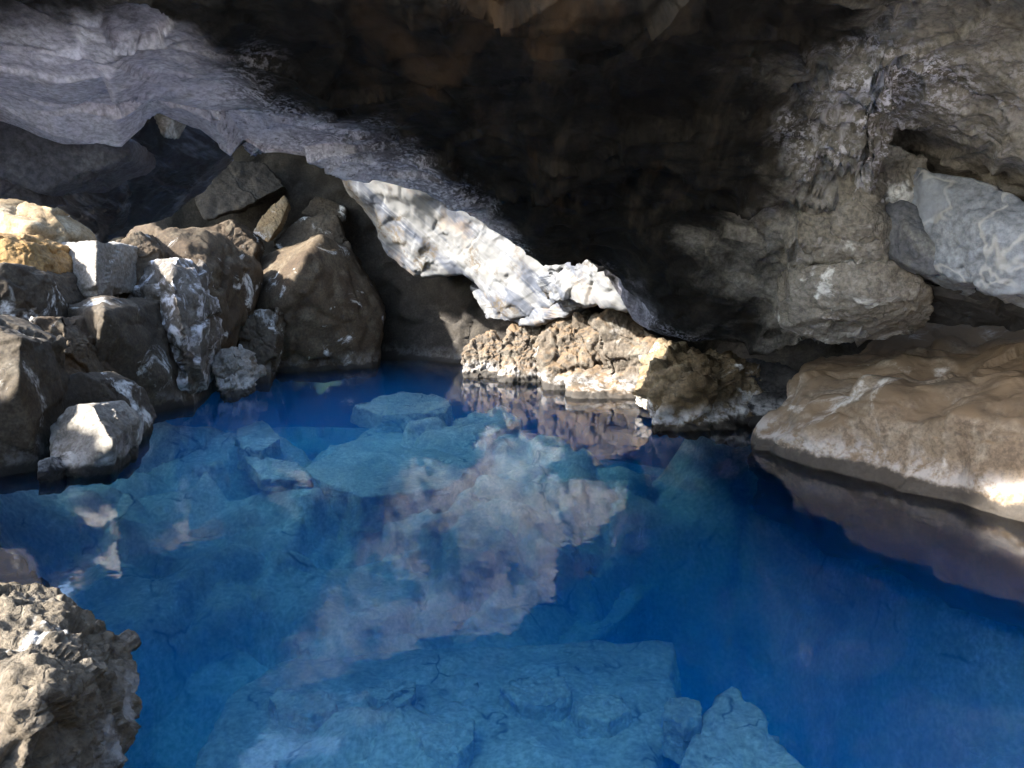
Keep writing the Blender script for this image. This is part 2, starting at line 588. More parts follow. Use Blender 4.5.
# ------------------------------------------------------------------ ground with the pool basin
POOL = [(-0.9, 13.6), (-2.2, 14.3), (-4.3, 14.0), (-4.6, 11.5), (-4.8, 9.5), (-4.6, 7.5), (-4.3, 5.5), (-3.4, 4.2), (-2.3, 3.2), (-2.0, 2.2), (-1.6, 1.2), (1.5, 0.9),
        (4.0, 1.2), (5.4, 3.0), (5.2, 5.2), (4.1, 6.3), (3.2, 7.4), (2.7, 8.6), (1.7, 9.9), (1.1, 11.5), (0.2, 12.8)]


def poly_sd(X, Y, poly):
    P = np.array(poly)
    d = np.full(X.shape, 1e9)
    inside = np.zeros(X.shape, bool)
    for i in range(len(P)):
        a, b = P[i], P[(i + 1) % len(P)]
        e = b - a
        t_ = np.clip(((X - a[0]) * e[0] + (Y - a[1]) * e[1]) / (e @ e), 0, 1)
        d = np.minimum(d, np.hypot(X - a[0] - t_ * e[0], Y - a[1] - t_ * e[1]))
        c = ((a[1] > Y) != (b[1] > Y)) & (X < (b[0] - a[0]) * (Y - a[1]) / (b[1] - a[1] + 1e-12) + a[0])
        inside ^= c
    return np.where(inside, -d, d)


def build_ground():
    core = np.linspace(-10, 10, 260)
    far = np.array([11, 12.5, 15, 19, 26, 40, 70, 130, 260, 500])
    xs = np.concatenate([-far[::-1], core, far])
    ys = np.concatenate([-far[::-1], core, far]) + 7.0
    X, Y = np.meshgrid(xs, ys)
    sd = poly_sd(X, Y, POOL) - (np.clip((Y - 6) / 3, 0, 1) * 1.3 + np.clip((Y - 11) / 2, 0, 1) * 2.5)
    P = np.stack([X.ravel(), Y.ravel(), np.zeros(X.size)], 1)
    nz = fbm(P / 1.7, 5, 4).reshape(X.shape)
    hf, ef = facets(P / 1.15 + 0.12 * np.stack([nz.ravel()] * 3, 1), 77)
    hf2, ef2 = facets(P / 0.45, 78)
    bed = (0.30 * hf - 0.16 * np.exp(-(ef / 0.05) ** 2) + 0.09 * hf2).reshape(X.shape)
    shallow = np.clip((Y - 6.5) / 3.0, 0, 1) * np.clip((2.2 - X) / 1.5, 0, 1) * np.clip((13.2 - Y) / 1.5, -1.0, 1)
    depth = 1.45 - 0.7 * shallow + 0.25 * nz - bed
    # the deep fissure along the right bank
    fx = 2.6 - 0.06 * (Y - 5)
    deep = np.exp(-((X - fx) / 1.5) ** 2) * np.clip((9.6 - Y) / 2.0, 0, 1)
    deep2 = np.exp(-(((X + 2.6) / 0.9) ** 2 + ((Y - 5.2) / 1.1) ** 2)) + 1.2 * np.exp(-(((X + 1.3) / 0.55) ** 2 + ((Y - 3.3) / 0.7) ** 2))
    depth = depth + 3.2 * deep + 1.5 * deep2
    inner = np.clip(-sd / 0.9, 0, 1) ** 0.7
    zin = 0.25 * (1 - inner) - depth * inner
    out = np.clip(sd, 0, None)
    zout = 0.25 + 0.22 * out * (out < 8) + 1.76 * (out >= 8) + 0.12 * nz
    Z = np.where(sd < 0, zin, zout)
    V = np.stack([X.ravel(), Y.ravel(), Z.ravel()], 1)
    nu, nv = len(xs), len(ys)
    faces = [(j * nu + i, j * nu + i + 1, (j + 1) * nu + i + 1, (j + 1) * nu + i) for j in range(nv - 1) for i in range(nu - 1)]
    o = mesh_obj('ground', V, faces, M['ground'])
    tag(o, kind='structure')


build_ground()

# the pool water: a closed body, its top a level sheet
wb = [(-7, 0.2), (7.5, 0.2), (7.5, 16), (-7, 16)]
wv = [(x, y, 0.0) for x, y in wb] + [(x, y, -9.0) for x, y in wb]
w = mesh_obj('water', wv, [(0, 1, 2, 3), (7, 6, 5, 4), (0, 4, 5, 1), (1, 5, 6, 2), (2, 6, 7, 3), (3, 7, 4, 0)], M['water'], smooth=False)
tag(w, kind='structure')

# ------------------------------------------------------------------ the roof
# column: image x, then visible rows (y, depth, pale, tan, rust, crust), the last one is the lip, then tail offsets (dy, dz)
UP = [(0.25, 0.3), (0.6, 0.8), (0.3, 1.5), (-1.0, 2.0), (-2.6, 2.4)]
FLAT = [(0.4, 0.05), (2.2, 0.4), (4.5, 0.9), (4.5, 2.6), (-3.0, 3.2)]
DOWN = [(0.9, 0.16), (1.6, 0.05), (2.0, -0.5), (3.0, 1.5), (-1.0, 2.6)]
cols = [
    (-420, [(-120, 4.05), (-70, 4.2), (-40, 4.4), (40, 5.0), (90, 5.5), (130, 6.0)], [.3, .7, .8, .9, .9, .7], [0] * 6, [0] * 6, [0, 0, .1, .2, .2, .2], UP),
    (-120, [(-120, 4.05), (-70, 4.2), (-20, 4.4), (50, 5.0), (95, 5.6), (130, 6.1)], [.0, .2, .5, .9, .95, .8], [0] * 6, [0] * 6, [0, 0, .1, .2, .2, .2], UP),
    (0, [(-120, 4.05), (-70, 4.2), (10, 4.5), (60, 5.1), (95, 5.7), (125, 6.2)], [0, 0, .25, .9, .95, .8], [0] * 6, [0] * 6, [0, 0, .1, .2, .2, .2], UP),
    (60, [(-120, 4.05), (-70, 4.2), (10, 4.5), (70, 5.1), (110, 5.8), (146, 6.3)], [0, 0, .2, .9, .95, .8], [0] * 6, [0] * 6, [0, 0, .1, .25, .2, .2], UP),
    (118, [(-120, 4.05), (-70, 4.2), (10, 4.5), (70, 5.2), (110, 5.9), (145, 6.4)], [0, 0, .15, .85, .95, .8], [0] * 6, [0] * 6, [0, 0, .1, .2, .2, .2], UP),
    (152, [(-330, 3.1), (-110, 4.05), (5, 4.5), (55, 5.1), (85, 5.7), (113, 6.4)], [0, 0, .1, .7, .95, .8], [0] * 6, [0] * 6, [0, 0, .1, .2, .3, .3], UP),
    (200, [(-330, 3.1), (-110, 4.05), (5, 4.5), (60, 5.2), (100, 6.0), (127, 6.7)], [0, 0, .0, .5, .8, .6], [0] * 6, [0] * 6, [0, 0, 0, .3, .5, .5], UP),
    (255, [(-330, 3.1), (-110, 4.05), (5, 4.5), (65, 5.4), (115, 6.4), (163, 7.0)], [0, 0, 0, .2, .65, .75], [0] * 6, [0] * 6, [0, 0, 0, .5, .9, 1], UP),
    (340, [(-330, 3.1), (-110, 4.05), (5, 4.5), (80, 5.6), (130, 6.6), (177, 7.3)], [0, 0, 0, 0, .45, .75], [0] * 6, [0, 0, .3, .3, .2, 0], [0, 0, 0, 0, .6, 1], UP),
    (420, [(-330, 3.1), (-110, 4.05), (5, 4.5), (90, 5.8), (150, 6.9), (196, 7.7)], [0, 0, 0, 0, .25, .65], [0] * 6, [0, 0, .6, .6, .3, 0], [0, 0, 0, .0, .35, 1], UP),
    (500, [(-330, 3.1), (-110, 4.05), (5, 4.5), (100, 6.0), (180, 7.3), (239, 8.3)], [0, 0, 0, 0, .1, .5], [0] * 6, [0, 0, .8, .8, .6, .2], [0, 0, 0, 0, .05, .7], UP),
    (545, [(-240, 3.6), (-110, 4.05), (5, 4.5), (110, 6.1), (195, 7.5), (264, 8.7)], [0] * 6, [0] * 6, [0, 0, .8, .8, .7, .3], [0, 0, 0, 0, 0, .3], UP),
    (597, [(-240, 3.6), (-110, 4.05), (5, 4.6), (110, 6.1), (195, 7.5), (262, 8.8)], [0] * 6, [0] * 6, [0, 0, .8, .9, .8, .3], [0, 0, 0, .1, 0, .2], FLAT),
    (622, [(-240, 3.6), (-110, 4.05), (5, 4.6), (110, 6.1), (200, 7.6), (287, 9.0)], [0, 0, 0, 0, 0, .3], [0] * 6, [0, 0, .8, 1, .9, .2], [0, 0, 0, .1, 0, .3], FLAT),
    (648, [(-240, 3.6), (-110, 4.05), (5, 4.6), (110, 6.1), (220, 7.8), (336, 9.1)], [0, 0, 0, 0, 0, .4], [0] * 6, [0, 0, .7, 1, .9, .2], [0, 0, 0, .2, 0, .5], FLAT),
    (690, [(-240, 3.6), (-110, 4.05), (5, 4.7), (110, 6.0), (230, 7.8), (349, 9.0)], [0, 0, 0, 0, 0, .2], [0, 0, 0, .12, .28, .3], [0, 0, .7, .8, .8, .2], [0, 0, 0, 0, 0, .3], FLAT),
    (760, [(-120, 4.05), (-70, 4.2), (5, 4.8), (120, 6.1), (240, 7.5), (350, 8.8)], [0] * 6, [0, 0, .05, .38, .55, .5], [0, 0, .5, .4, .2, .1], [0, 0, .1, .1, 0, .2], FLAT),
    (800, [(-120, 4.05), (-70, 4.2), (5, 4.85), (110, 6.0), (215, 7.2), (346, 8.4)], [0] * 6, [0, 0, .1, .5, .8, .75], [0, 0, .3, .25, .1, 0], [0, 0, .1, .45, .3, .2], FLAT),
    (832, [(-120, 4.05), (-70, 4.2), (5, 4.85), (105, 5.9), (205, 6.9), (342, 7.9)], [0] * 6, [0, 0, .2, .6, .95, .9], [0, 0, .2, .1, 0, 0], [0, 0, .1, .55, .4, .2], FLAT),
    (868, [(-120, 4.05), (-70, 4.2), (5, 4.85), (95, 5.8), (190, 6.6), (334, 7.5)], [0] * 6, [0, 0, .35, .8, 1, 1], [0] * 6, [0, 0, .3, .6, .5, .3], FLAT),
    (884, [(-120, 4.05), (-70, 4.2), (0, 4.9), (60, 5.4), (100, 6.0), (130, 6.5)], [0] * 6, [0, 0, .4, .7, .9, .9], [0] * 6, [0, 0, .3, .6, .7, .6], DOWN),
    (965, [(-120, 4.05), (-70, 4.2), (0, 4.8), (60, 5.2), (105, 5.7), (144, 6.05)], [0] * 6, [0, .3, .9, 1, 1, 1], [0] * 6, [0, 0, .3, .4, .4, .3], DOWN),
    (1030, [(-120, 4.05), (-70, 4.2), (0, 4.7), (70, 5.1), (120, 5.5), (174, 5.8)], [0] * 6, [0, .5, 1, 1, 1, 1], [0] * 6, [0, 0, .3, .4, .4, .3], DOWN),
    (1250, [(-120, 4.05), (-70, 4.2), (0, 4.3), (80, 4.6), (150, 4.9), (235, 5.2)], [0] * 6, [0, .5, 1, 1, 1, 1], [0] * 6, [0, 0, .3, .4, .4, .3], DOWN),
    (1600, [(-230, 3.0), (-130, 3.3), (0, 3.5), (80, 3.7), (150, 3.9), (300, 4.1)], [0] * 6, [0, .5, 1, 1, 1, 1], [0] * 6, [0, 0, .3, .4, .4, .3], DOWN),
]
rows = []
NV = 6
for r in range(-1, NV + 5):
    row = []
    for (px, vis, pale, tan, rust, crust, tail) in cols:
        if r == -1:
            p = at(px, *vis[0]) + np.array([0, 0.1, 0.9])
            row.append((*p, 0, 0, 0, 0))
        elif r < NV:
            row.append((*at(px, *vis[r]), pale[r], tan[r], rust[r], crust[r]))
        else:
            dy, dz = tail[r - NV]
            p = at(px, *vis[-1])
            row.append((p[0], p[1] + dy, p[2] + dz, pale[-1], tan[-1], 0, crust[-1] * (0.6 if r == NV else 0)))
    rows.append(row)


def roof_extra(V0, V, Nn, A):
    # the pale painted-light vault is smoother, the tan right side is broken into ledges
    pale = np.clip(A[:, 3], 0, 1)[:, None]
    tan = np.clip(A[:, 4] * 1.3, 0, 1)
    V = V0 + (V - V0) * (1 - 0.65 * pale)
    Pq = V0 * np.array([1.0, 1.0, 1.9])
    tilt = Pq + 0.35 * np.stack([fbm(V0 / 0.5, 5, 2)] * 3, 1)
    h, e = facets(tilt / 0.62, 15)
    h2, e2 = facets(tilt / 0.25, 16)
    led = 0.16 * np.clip(h, -.8, .8) - 0.07 * np.exp(-(e / 0.06) ** 2) + 0.05 * h2 - 0.02 * np.exp(-(e2 / 0.08) ** 2)
    q = V0[:, 0] / np.maximum(V0[:, 1], 0.5)
    msk = np.clip((q - 0.29) / 0.06, 0, 1) * np.clip((0.475 - q) / 0.03, 0, 1) * np.clip((4.2 - V0[:, 2] * 1.0) / 1.2, 0, 1)
    hp, ep = facets(V0 / np.array([1.5, 1.1, 1.0]) + 3.7, 91)
    V = V + Nn * (0.17 * np.clip(hp, -.8, .8) * pale[:, 0])[:, None]
    return V + Nn * (led * tan * (0.12 + 0.88 * msk))[:, None]


upos = [c[0] for c in cols]
vpos = [0, 1, 1.8, 2.8, 3.8, 4.8, 5.8, 6.2, 6.7, 7.3, 7.9, 8.6]
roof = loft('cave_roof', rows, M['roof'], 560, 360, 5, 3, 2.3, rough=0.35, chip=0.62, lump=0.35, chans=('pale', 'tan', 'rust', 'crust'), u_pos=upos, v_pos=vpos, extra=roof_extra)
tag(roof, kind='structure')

# ------------------------------------------------------------------ back wall and the roof behind the boulder pile
bcols = [-260, -60, 60, 180, 300, 380, 450, 520, 640, 760, 900]
bd = [11.5, 13.5, 15, 16.2, 16.8, 16.6, 15.5, 15.0, 13.5, 12.0, 10.5]
brow = []
for (z0, dd) in ((-1.5, -0.3), (0.0, 0.0), (1.2, 0.2), (2.6, 0.3), (4.2, -0.2), (5.2, -1.4), (5.8, -3.2), (6.6, -3.4), (7.0, 1.0)):
    row = []
    for px, d in zip(bcols, bd):
        zz = z0
        k = (px - 512) / F_PX
        d2 = d + dd - (1.0 if (zz > 5 and px == 180) else 0)
        zz = min(zz, 2.8 if px <= -60 else 3.4 if px == 60 else 9)
        if px <= 60:
            d2 = d + max(dd, -0.4)
        row.append((k * d, d2, zz))
    brow.append(row)
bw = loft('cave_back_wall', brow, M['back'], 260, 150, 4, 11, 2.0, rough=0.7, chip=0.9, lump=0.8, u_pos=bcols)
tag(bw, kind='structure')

# unseen left wall, placed to block light, and the right wall behind the bank
lw = []
for (zz, off) in ((-1.5, 0.35), (0.2, 0.15), (1.2, 0.0), (2.2, -0.1), (3.2, 0.1), (4.2, 0.3)):
    lw.append([(x + off * 0.3, y, zz) for x, y in ((-3.9, 3.2), (-4.1, 4.0), (-4.4, 4.8), (-4.9, 5.8))])
tag(loft('light_block_left', lw, M['dark'], 160, 120, 4, 21, 1.4, lump=0.6), kind='structure')
lo_ = []
for (zz, off) in ((-1.0, 0.9), (0.6, 0.5), (1.5, 0.2), (2.0, 0.0), (2.3, -0.5), (2.0, -1.6)):
    lo_.append([(x + off, y, zz * k) for x, y, k in ((-5.6, 5.4, 1.0), (-6.6, 6.2, 1.0), (-7.6, 7.4, 1.0), (-8.2, 9.0, 1.0), (-8.4, 11.0, 1.0), (-8.2, 13.0, 1.0))])
tag(loft('light_block_rim', lo_, M['back'], 140, 90, 4, 29, 1.4, lump=0.6), kind='structure')  # added out of view, cuts low sky fill on the boulder pile
rw = []
for (zz, off) in ((-1.5, 0.0), (0.4, 0.2), (1.2, 0.6), (2.2, 0.6), (3.4, 0.3), (4.6, 0.0)):
    rw.append([(x + off, y, zz) for x, y in ((2.6, 12.5), (3.4, 11), (4.3, 10), (5.6, 8.8), (6.3, 7.4), (6.6, 5.6), (6.8, 3.6), (6.6, 1.8))])
tag(loft('cave_right_wall', rw, M['back'], 170, 110, 4, 23, 1.4, lump=0.6), kind='structure')

mw = []
for (zz, off) in ((-1.0, 0.5), (0.4, 0.2), (1.4, 0.0), (2.6, 0.1), (3.8, 0.4), (4.8, 0.9)):
    mw.append([(x * (1 + 0.06 * off), y - (off * 0.5 if y < 0 else 0), zz * hk) for x, y, hk in ((-3.8, 3.8, .8), (-4.6, 1.8, .3), (-5.4, -0.5, .15), (-4.6, -2.6, .25), (-1.5, -3.6, .7), (1.6, -3.6, 1.3), (4.4, -2.6, 1.4), (6.4, -0.4, 1.2), (7.0, 2.4, 1.1))])
tag(loft('light_block_mouth', mw, M['back'], 190, 90, 4, 27, 1.4, lump=0.6), kind='structure')  # added behind the camera to block sky light from the far rocks

# ------------------------------------------------------------------ the white overhanging wall beyond the lip
def white_wall():
    cs = [  # px of the lower edge, py, depth ; the wall rises and leans forward to the upper points
        (338, 172, 14.6, 150, 14.2, 30, 13.4), (362, 212, 14.7, 178, 14.2, 75, 13.3), (388, 258, 14.7, 200, 14.1, 120, 13.2), (412, 277, 14.6, 222, 14.0, 140, 13.0),
        (440, 274, 14.3, 226, 13.8, 150, 12.8), (464, 272, 14.0, 236, 13.5, 165, 12.6), (484, 302, 13.7, 250, 13.2, 180, 12.4), (508, 318, 13.4, 266, 12.9, 200, 12.2),
        (545, 314, 13.0, 275, 12.5, 215, 12.0)]
    rws = [[], [], [], [], [], []]
    for (px, y0, d0, y1, d1, y2, d2), dx in zip(cs, (-110, -80, -40, -10, 20, 45, 70, 90, 110)):
        a, b, c = at(px, y0, d0), at(px + 6 + 0.25 * dx, y1, d1), at(px + dx, y2, d2)
        rws[0].append(a + np.array([0.3, 1.5, 0.2]))
        rws[1].append(a + np.array([0.1, 0.5, -0.02]))
        rws[2].append(a)
        rws[3].append(b)
        rws[4].append(c)
        rws[5].append(c + np.array([0.6, 0.6, 0.9]))
    o = loft('white_rock_wall', rws, M['white'], 220, 160, 3, 41, 1.2, rough=0.22, chip=0.32, lump=0.6)
    return o


tag(white_wall(), "bright white and cream streaked rock wall hanging over the far recess", "rock wall")
px_rock('pale_rock_face', "smaller cream rock face below the dark lip, right of the big white wall",
        [(540, 276, 12.4), (566, 262, 12.1), (590, 215, 11.5), (625, 230, 11.1), (624, 286, 11.4), (634, 310, 11.2), (600, 308, 11.5), (566, 300, 12.0), (548, 300, 12.3)], M['white'],
        thick=1.2, seed=43, cat="rock face", lump=0.5, chip=0.9)
px_rock('pale_rock_face', "grey shadowed ledge of pale rock under the white wall's lower corner",
        [(468, 285, 14.4), (512, 300, 13.6), (560, 296, 12.9), (590, 304, 12.5), (560, 318, 12.7), (520, 326, 13.3), (490, 318, 14.0)], M['white'],
        thick=1.0, seed=44, cat="rock face", lump=0.5)

# ------------------------------------------------------------------ hanging slabs, upper left
px_rock('hanging_slab', "long dark grey slab hanging along the lower edge of the pale ceiling", [(-80, 95, 6.1), (20, 120, 6.4), (62, 134, 6.5), (124, 136, 6.6), (126, 157, 6.6), (90, 169, 6.5), (50, 189, 6.4), (38, 192, 6.3), (-80, 150, 6.0)],
        M['slab'], thick=0.9, seed=51, cat="rock slab", chip=0.5, rough=0.6, size=0.7, p=40, lump=0.3)
px_rock('hanging_slab', "thin dark splinter of rock below the long grey slab at the far left", [(-80, 152, 6.3), (0, 172, 6.5), (40, 193, 6.6), (43, 206, 6.6), (0, 192, 6.5), (-80, 180, 6.3)],
        M['slab'], thick=0.5, seed=52, cat="rock slab", chip=0.5, size=0.5, p=40, lump=0.3)
px_rock('hanging_slab', "blackish leaning slab with a straight diagonal edge below the notch in the ceiling", [(124, 150, 7.2), (150, 112, 7.0), (178, 112, 7.2), (232, 147, 7.7), (196, 180, 7.9), (149, 224, 8.1), (116, 228, 8.0), (104, 200, 7.6)],
        M['streak'], thick=0.5, seed=53, cat="rock slab", chip=0.35, size=0.7, p=110, lump=0.2, sub=6)
px_rock('hanging_slab', "black wedge of rock pointing down between the grey slab and ochre boulder", [(42, 192, 7.4), (92, 168, 7.2), (128, 158, 7.3), (126, 200, 7.6), (112, 232, 7.8), (102, 242, 7.9), (84, 226, 7.7), (60, 205, 7.5)],
        M['streak'], thick=0.5, seed=54, cat="rock slab", chip=0.5, size=0.6, p=40, lump=0.3)

px_rock('hanging_stone', "small pale wedge of stone caught in the notch of the ceiling above the black slab", [(152, 113, 6.6), (174, 113, 6.7), (172, 122, 6.7), (162, 138, 6.7)], M['pale'],
        thick=0.3, seed=55, cat="rock", chip=0.4, size=0.2, sub=4)

# ------------------------------------------------------------------ left boulder pile
L = px_rock
G_L = "boulders piled along the left shore"
L('boulder', "big ochre boulder under the hanging slab at the left edge", [(-60, 178, 11.4), (-10, 190, 11.4), (24, 206, 11.2), (60, 205, 11.6), (98, 240, 11.6), (80, 264, 11.2), (45, 275, 10.6), (-60, 280, 10.8)],
  M['ochre'], rough=0.35, thick=1.8, seed=61, group=G_L, inner=[(30, 226, 10.5)], p=110, lump=0.25, chip=0.6)
L('boulder', "square block with one brightly lit cream face, behind the dark boulders", [(48, 250, 10.9), (60, 244, 10.9), (97, 241, 10.2), (113, 243, 11.0), (114, 292, 10.9), (98, 300, 10.1), (66, 303, 10.4), (50, 272, 10.8)],
  M['pale'], thick=1.2, seed=62, group=G_L, chip=0.25, p=200, lump=0.08, inner=[(96, 284, 9.9), (62, 284, 10.4)])
L('boulder', "small rusty orange boulder at the left edge under the ochre one", [(-40, 228, 9.4), (0, 232, 9.5), (28, 244, 9.6), (47, 262, 9.7), (46, 275, 9.6), (20, 285, 9.4), (-40, 290, 9.2)],
  M['orange'], thick=1.0, seed=63, group=G_L)
L('boulder', "dark slanting boulder between the orange boulder and the big shadowed block", [(-40, 262, 9.0), (6, 263, 9.0), (40, 275, 9.4), (67, 302, 9.7), (52, 338, 9.4), (20, 352, 8.9), (-40, 340, 8.6)],
  M['grey'], rough=0.35, thick=1.2, seed=64, group=G_L, chip=0.4, p=160, lump=0.12)
L('boulder', "large flat faced block in shadow standing in the water left of the streaked boulder", [(62, 306, 9.9), (104, 296, 9.8), (160, 303, 10.9), (173, 350, 10.9), (191, 380, 11.0), (191, 414, 10.8), (94, 432, 9.5), (80, 340, 9.5)],
  M['grey'], rough=0.35, thick=1.5, seed=65, group=G_L, sub=6, chip=0.22, p=220, lump=0.12, inner=[(104, 312, 9.3)])
L('boulder', "dark boulder with white marbled streaks beside the large shadowed block", [(110, 298, 11.6), (146, 259, 11.3), (180, 250, 11.3), (206, 264, 11.7), (212, 310, 11.7), (206, 350, 11.5), (200, 396, 11.2), (176, 390, 10.7), (154, 312, 11.0)],
  M['marble'], thick=1.0, seed=66, group=G_L, inner=[(172, 280, 10.6), (184, 335, 10.4), (188, 372, 10.4)], p=110, lump=0.25, chip=0.9)
L('boulder', "tall brown boulder behind the white streaked one", [(128, 230, 12.3), (146, 221, 12.3), (212, 238, 12.6), (246, 266, 12.9), (243, 310, 12.9), (231, 356, 12.7), (220, 394, 12.3), (190, 394, 11.8), (140, 290, 12.0)],
  M['brown'], rough=0.35, thick=1.5, seed=67, group=G_L, sub=6, inner=[(205, 262, 11.9), (206, 300, 11.7)], chip=0.7, p=110, lump=0.35)
L('boulder', "dark smooth boulder wedged between the square block and the streaked boulder", [(116, 240, 11.4), (140, 232, 11.6), (160, 252, 11.6), (156, 280, 11.4), (120, 300, 11.2)],
  M['brown'], thick=0.8, seed=68, group=G_L, chip=0.4)
L('boulder', "largest brown boulder at the far end of the left shore with tan shoulder", [(227, 283, 15.0), (262, 256, 15.2), (300, 240, 15.2), (322, 235, 15.0), (346, 248, 15.2), (370, 290, 15.3), (382, 315, 15.2), (376, 378, 14.9), (300, 384, 14.2), (248, 382, 14.1)],
  M['brown'], rough=0.35, thick=1.6, seed=69, group=G_L, sub=6, chip=0.4, p=220, lump=0.12, inner=[(244, 308, 14.2), (295, 278, 13.6), (306, 258, 13.9)])
L('boulder', "low dark rock with a lit top at the foot of the largest brown boulder", [(235, 326, 13.0), (254, 312, 13.1), (278, 309, 13.2), (277, 336, 13.1), (268, 392, 12.9), (240, 392, 12.8)],
  M['grey'], thick=0.7, seed=70, group=G_L)
L('boulder', "small jagged white stone at the waterline beside the brown boulder", [(211, 366, 11.6), (225, 356, 11.7), (241, 352, 11.8), (252, 372, 11.8), (252, 396, 11.6), (232, 404, 11.5), (214, 386, 11.5)],
  M['pale'], thick=0.5, seed=71, group=G_L, chip=2.0, lump=1.2)
L('boulder', "white rounded boulder standing in the water near the left edge", [(46, 425, 7.5), (66, 407, 7.5), (92, 403, 7.4), (119, 422, 7.5), (119, 456, 7.4), (112, 482, 7.2), (66, 484, 7.1), (54, 458, 7.2)],
  M['pale'], rough=0.35, thick=0.6, seed=72, group=G_L, sub=6, chip=0.45, lump=0.3, p=40, inner=[(114, 442, 6.95)])
L('boulder', "dark boulder with a lit white ridge just behind the white rounded boulder", [(34, 386, 8.1), (80, 374, 8.3), (102, 383, 8.4), (122, 396, 8.6), (139, 430, 8.5), (128, 478, 8.2), (40, 478, 7.7), (34, 420, 7.7)],
  M['grey'], rough=0.35, thick=0.7, seed=73, group=G_L, chip=0.4, p=160, lump=0.12)
L('boulder', "dark rock at the left frame edge with one pale lit side, above the shadowed shore", [(-60, 300, 7.6), (0, 330, 7.9), (22, 338, 7.5), (26, 400, 7.5), (44, 490, 7.3), (-60, 500, 6.8)],
  M['grey'], rough=0.35, thick=0.8, seed=74, group=G_L, chip=0.4, p=60, lump=0.2, inner=[(20, 380, 7.2)])
L('boulder', "narrow dark stone leaning in the gap behind the rock at the left edge", [(28, 318, 8.8), (60, 316, 9.0), (86, 350, 9.1), (100, 392, 9.0), (60, 400, 8.7), (30, 380, 8.6)],
  M['brown'], thick=0.6, seed=75, group=G_L)
L('boulder', "small dark stone at the waterline left of the white rounded boulder", [(38, 462, 6.9), (52, 458, 7.0), (62, 470, 7.0), (60, 494, 6.9), (38, 496, 6.8)],
  M['dark'], thick=0.4, seed=76, group=G_L)
# behind the pile
G_B = "slabs leaning in the dark behind the left boulders"
L('leaning_slab', "tilted tan sliver catching light in the dark recess behind the boulders", [(253, 232, 15.2), (262, 216, 15.3), (284, 195, 15.5), (288, 204, 15.5), (280, 224, 15.3), (268, 242, 15.1)],
  M['ochre'], thick=0.4, seed=81, cat="rock slab", group=G_B, chip=0.4, size=0.5)
L('leaning_slab', "grey angular block behind the top of the largest brown boulder", [(272, 242, 15.6), (302, 216, 15.8), (338, 215, 15.9), (356, 262, 15.8), (330, 270, 15.5), (290, 262, 15.4)],
  M['grey'], thick=0.8, seed=82, cat="rock slab", group=G_B, chip=0.5, p=46)
L('leaning_slab', "broad brown slab high in the dark recess under the ceiling lip", [(186, 188, 15.4), (214, 164, 15.6), (262, 160, 15.9), (286, 186, 15.9), (246, 206, 15.5), (204, 220, 15.2)],
  M['back'], thick=0.8, seed=83, cat="rock slab", group=G_B, chip=0.5)
L('leaning_slab', "low brown rock filling the hollow between the tall brown and largest brown boulders", [(200, 228, 14.4), (230, 220, 14.6), (256, 244, 14.6), (250, 272, 14.4), (210, 262, 14.2)],
  M['brown'], thick=0.8, seed=84, cat="rock slab", group=G_B, chip=0.5)
L('leaning_slab', "small grey wedge above the grey angular block in the recess", [(302, 214, 16.2), (316, 196, 16.4), (346, 206, 16.4), (344, 222, 16.2)],
  M['grey'], thick=0.5, seed=85, cat="rock slab", group=G_B, chip=0.5)

# ------------------------------------------------------------------ right shore
G_R = "rocks along the right shore"
world_rock('rock_bank', "broad ochre rock bank sloping into the pool below the right wall",
           [at(753, 448, 8.2), at(786, 388, 8.9), at(800, 372, 9.2), at(838, 352, 9.6), at(880, 334, 9.9), at(920, 328, 9.7), at(1024, 318, 9.1), at(1180, 305, 8.4), at(1350, 330, 7.2),
            at(805, 484, 7.5), at(850, 500, 6.95), at(930, 510, 6.4), at(1024, 532, 5.9), at(1200, 620, 4.6), at(1350, 650, 4.2), at(826, 418, 7.75), at(806, 440, 7.7),
            at(862, 422, 7.15), at(930, 416, 6.65), at(1024, 414, 6.15), at(1160, 430, 5.35), at(890, 368, 8.3), at(1000, 362, 7.8), at(1120, 365, 7.0),
            (2.6, 8.6, -0.8), (3.4, 7.0, -0.9), (5.0, 4.6, -0.9), (6.8, 4.0, -0.9), (6.9, 9.2, -0.8), (4.5, 10.5, -0.8), (6.8, 9.0, 1.4)],
           M['bank'], cat="rock bank", group=G_R, seed=91, sub=7, size=1.5, chip=0.45, lump=1.1, rough=0.3, p=60)
L('boulder', "pitted ochre boulder with white crusted foot left of the broad bank", [(644, 404, 9.2), (652, 364, 9.5), (672, 343, 9.9), (700, 350, 10.0), (736, 360, 10.0), (770, 394, 9.9), (756, 448, 9.3), (720, 446, 9.0), (644, 428, 9.1)],
  M['pitted'], thick=1.2, seed=92, group=G_R, sub=6, lump=0.6, chip=1.1, rough=2.0, inner=[(690, 385, 9.0)])
L('boulder', "flat topped slab with pale crusted edge lying in the water before the pitted boulder", [(566, 379, 11.7), (600, 364, 12.2), (632, 351, 12.7), (656, 359, 12.4), (654, 408, 11.2), (586, 412, 11.1), (566, 408, 11.4)],
  M['shore'], thick=0.8, seed=93, group=G_R, sub=6, chip=0.4, p=160, lump=0.12)
L('boulder', "rough brown boulder at the far tip of the right shore", [(460, 356, 13.6), (472, 340, 13.8), (492, 332, 13.9), (510, 350, 13.7), (508, 382, 13.4), (464, 380, 13.4)],
  M['shore'], thick=0.9, seed=94, group=G_R, lump=0.6, chip=1.2, rough=1.6)
L('boulder', "brown crusted boulder with a dark hollow, second from the far tip", [(496, 350, 13.2), (512, 330, 13.4), (534, 320, 13.6), (552, 340, 13.3), (552, 384, 12.9), (498, 384, 12.9)],
  M['shore'], thick=0.9, seed=95, group=G_R, lump=0.6, chip=1.2, rough=1.6)
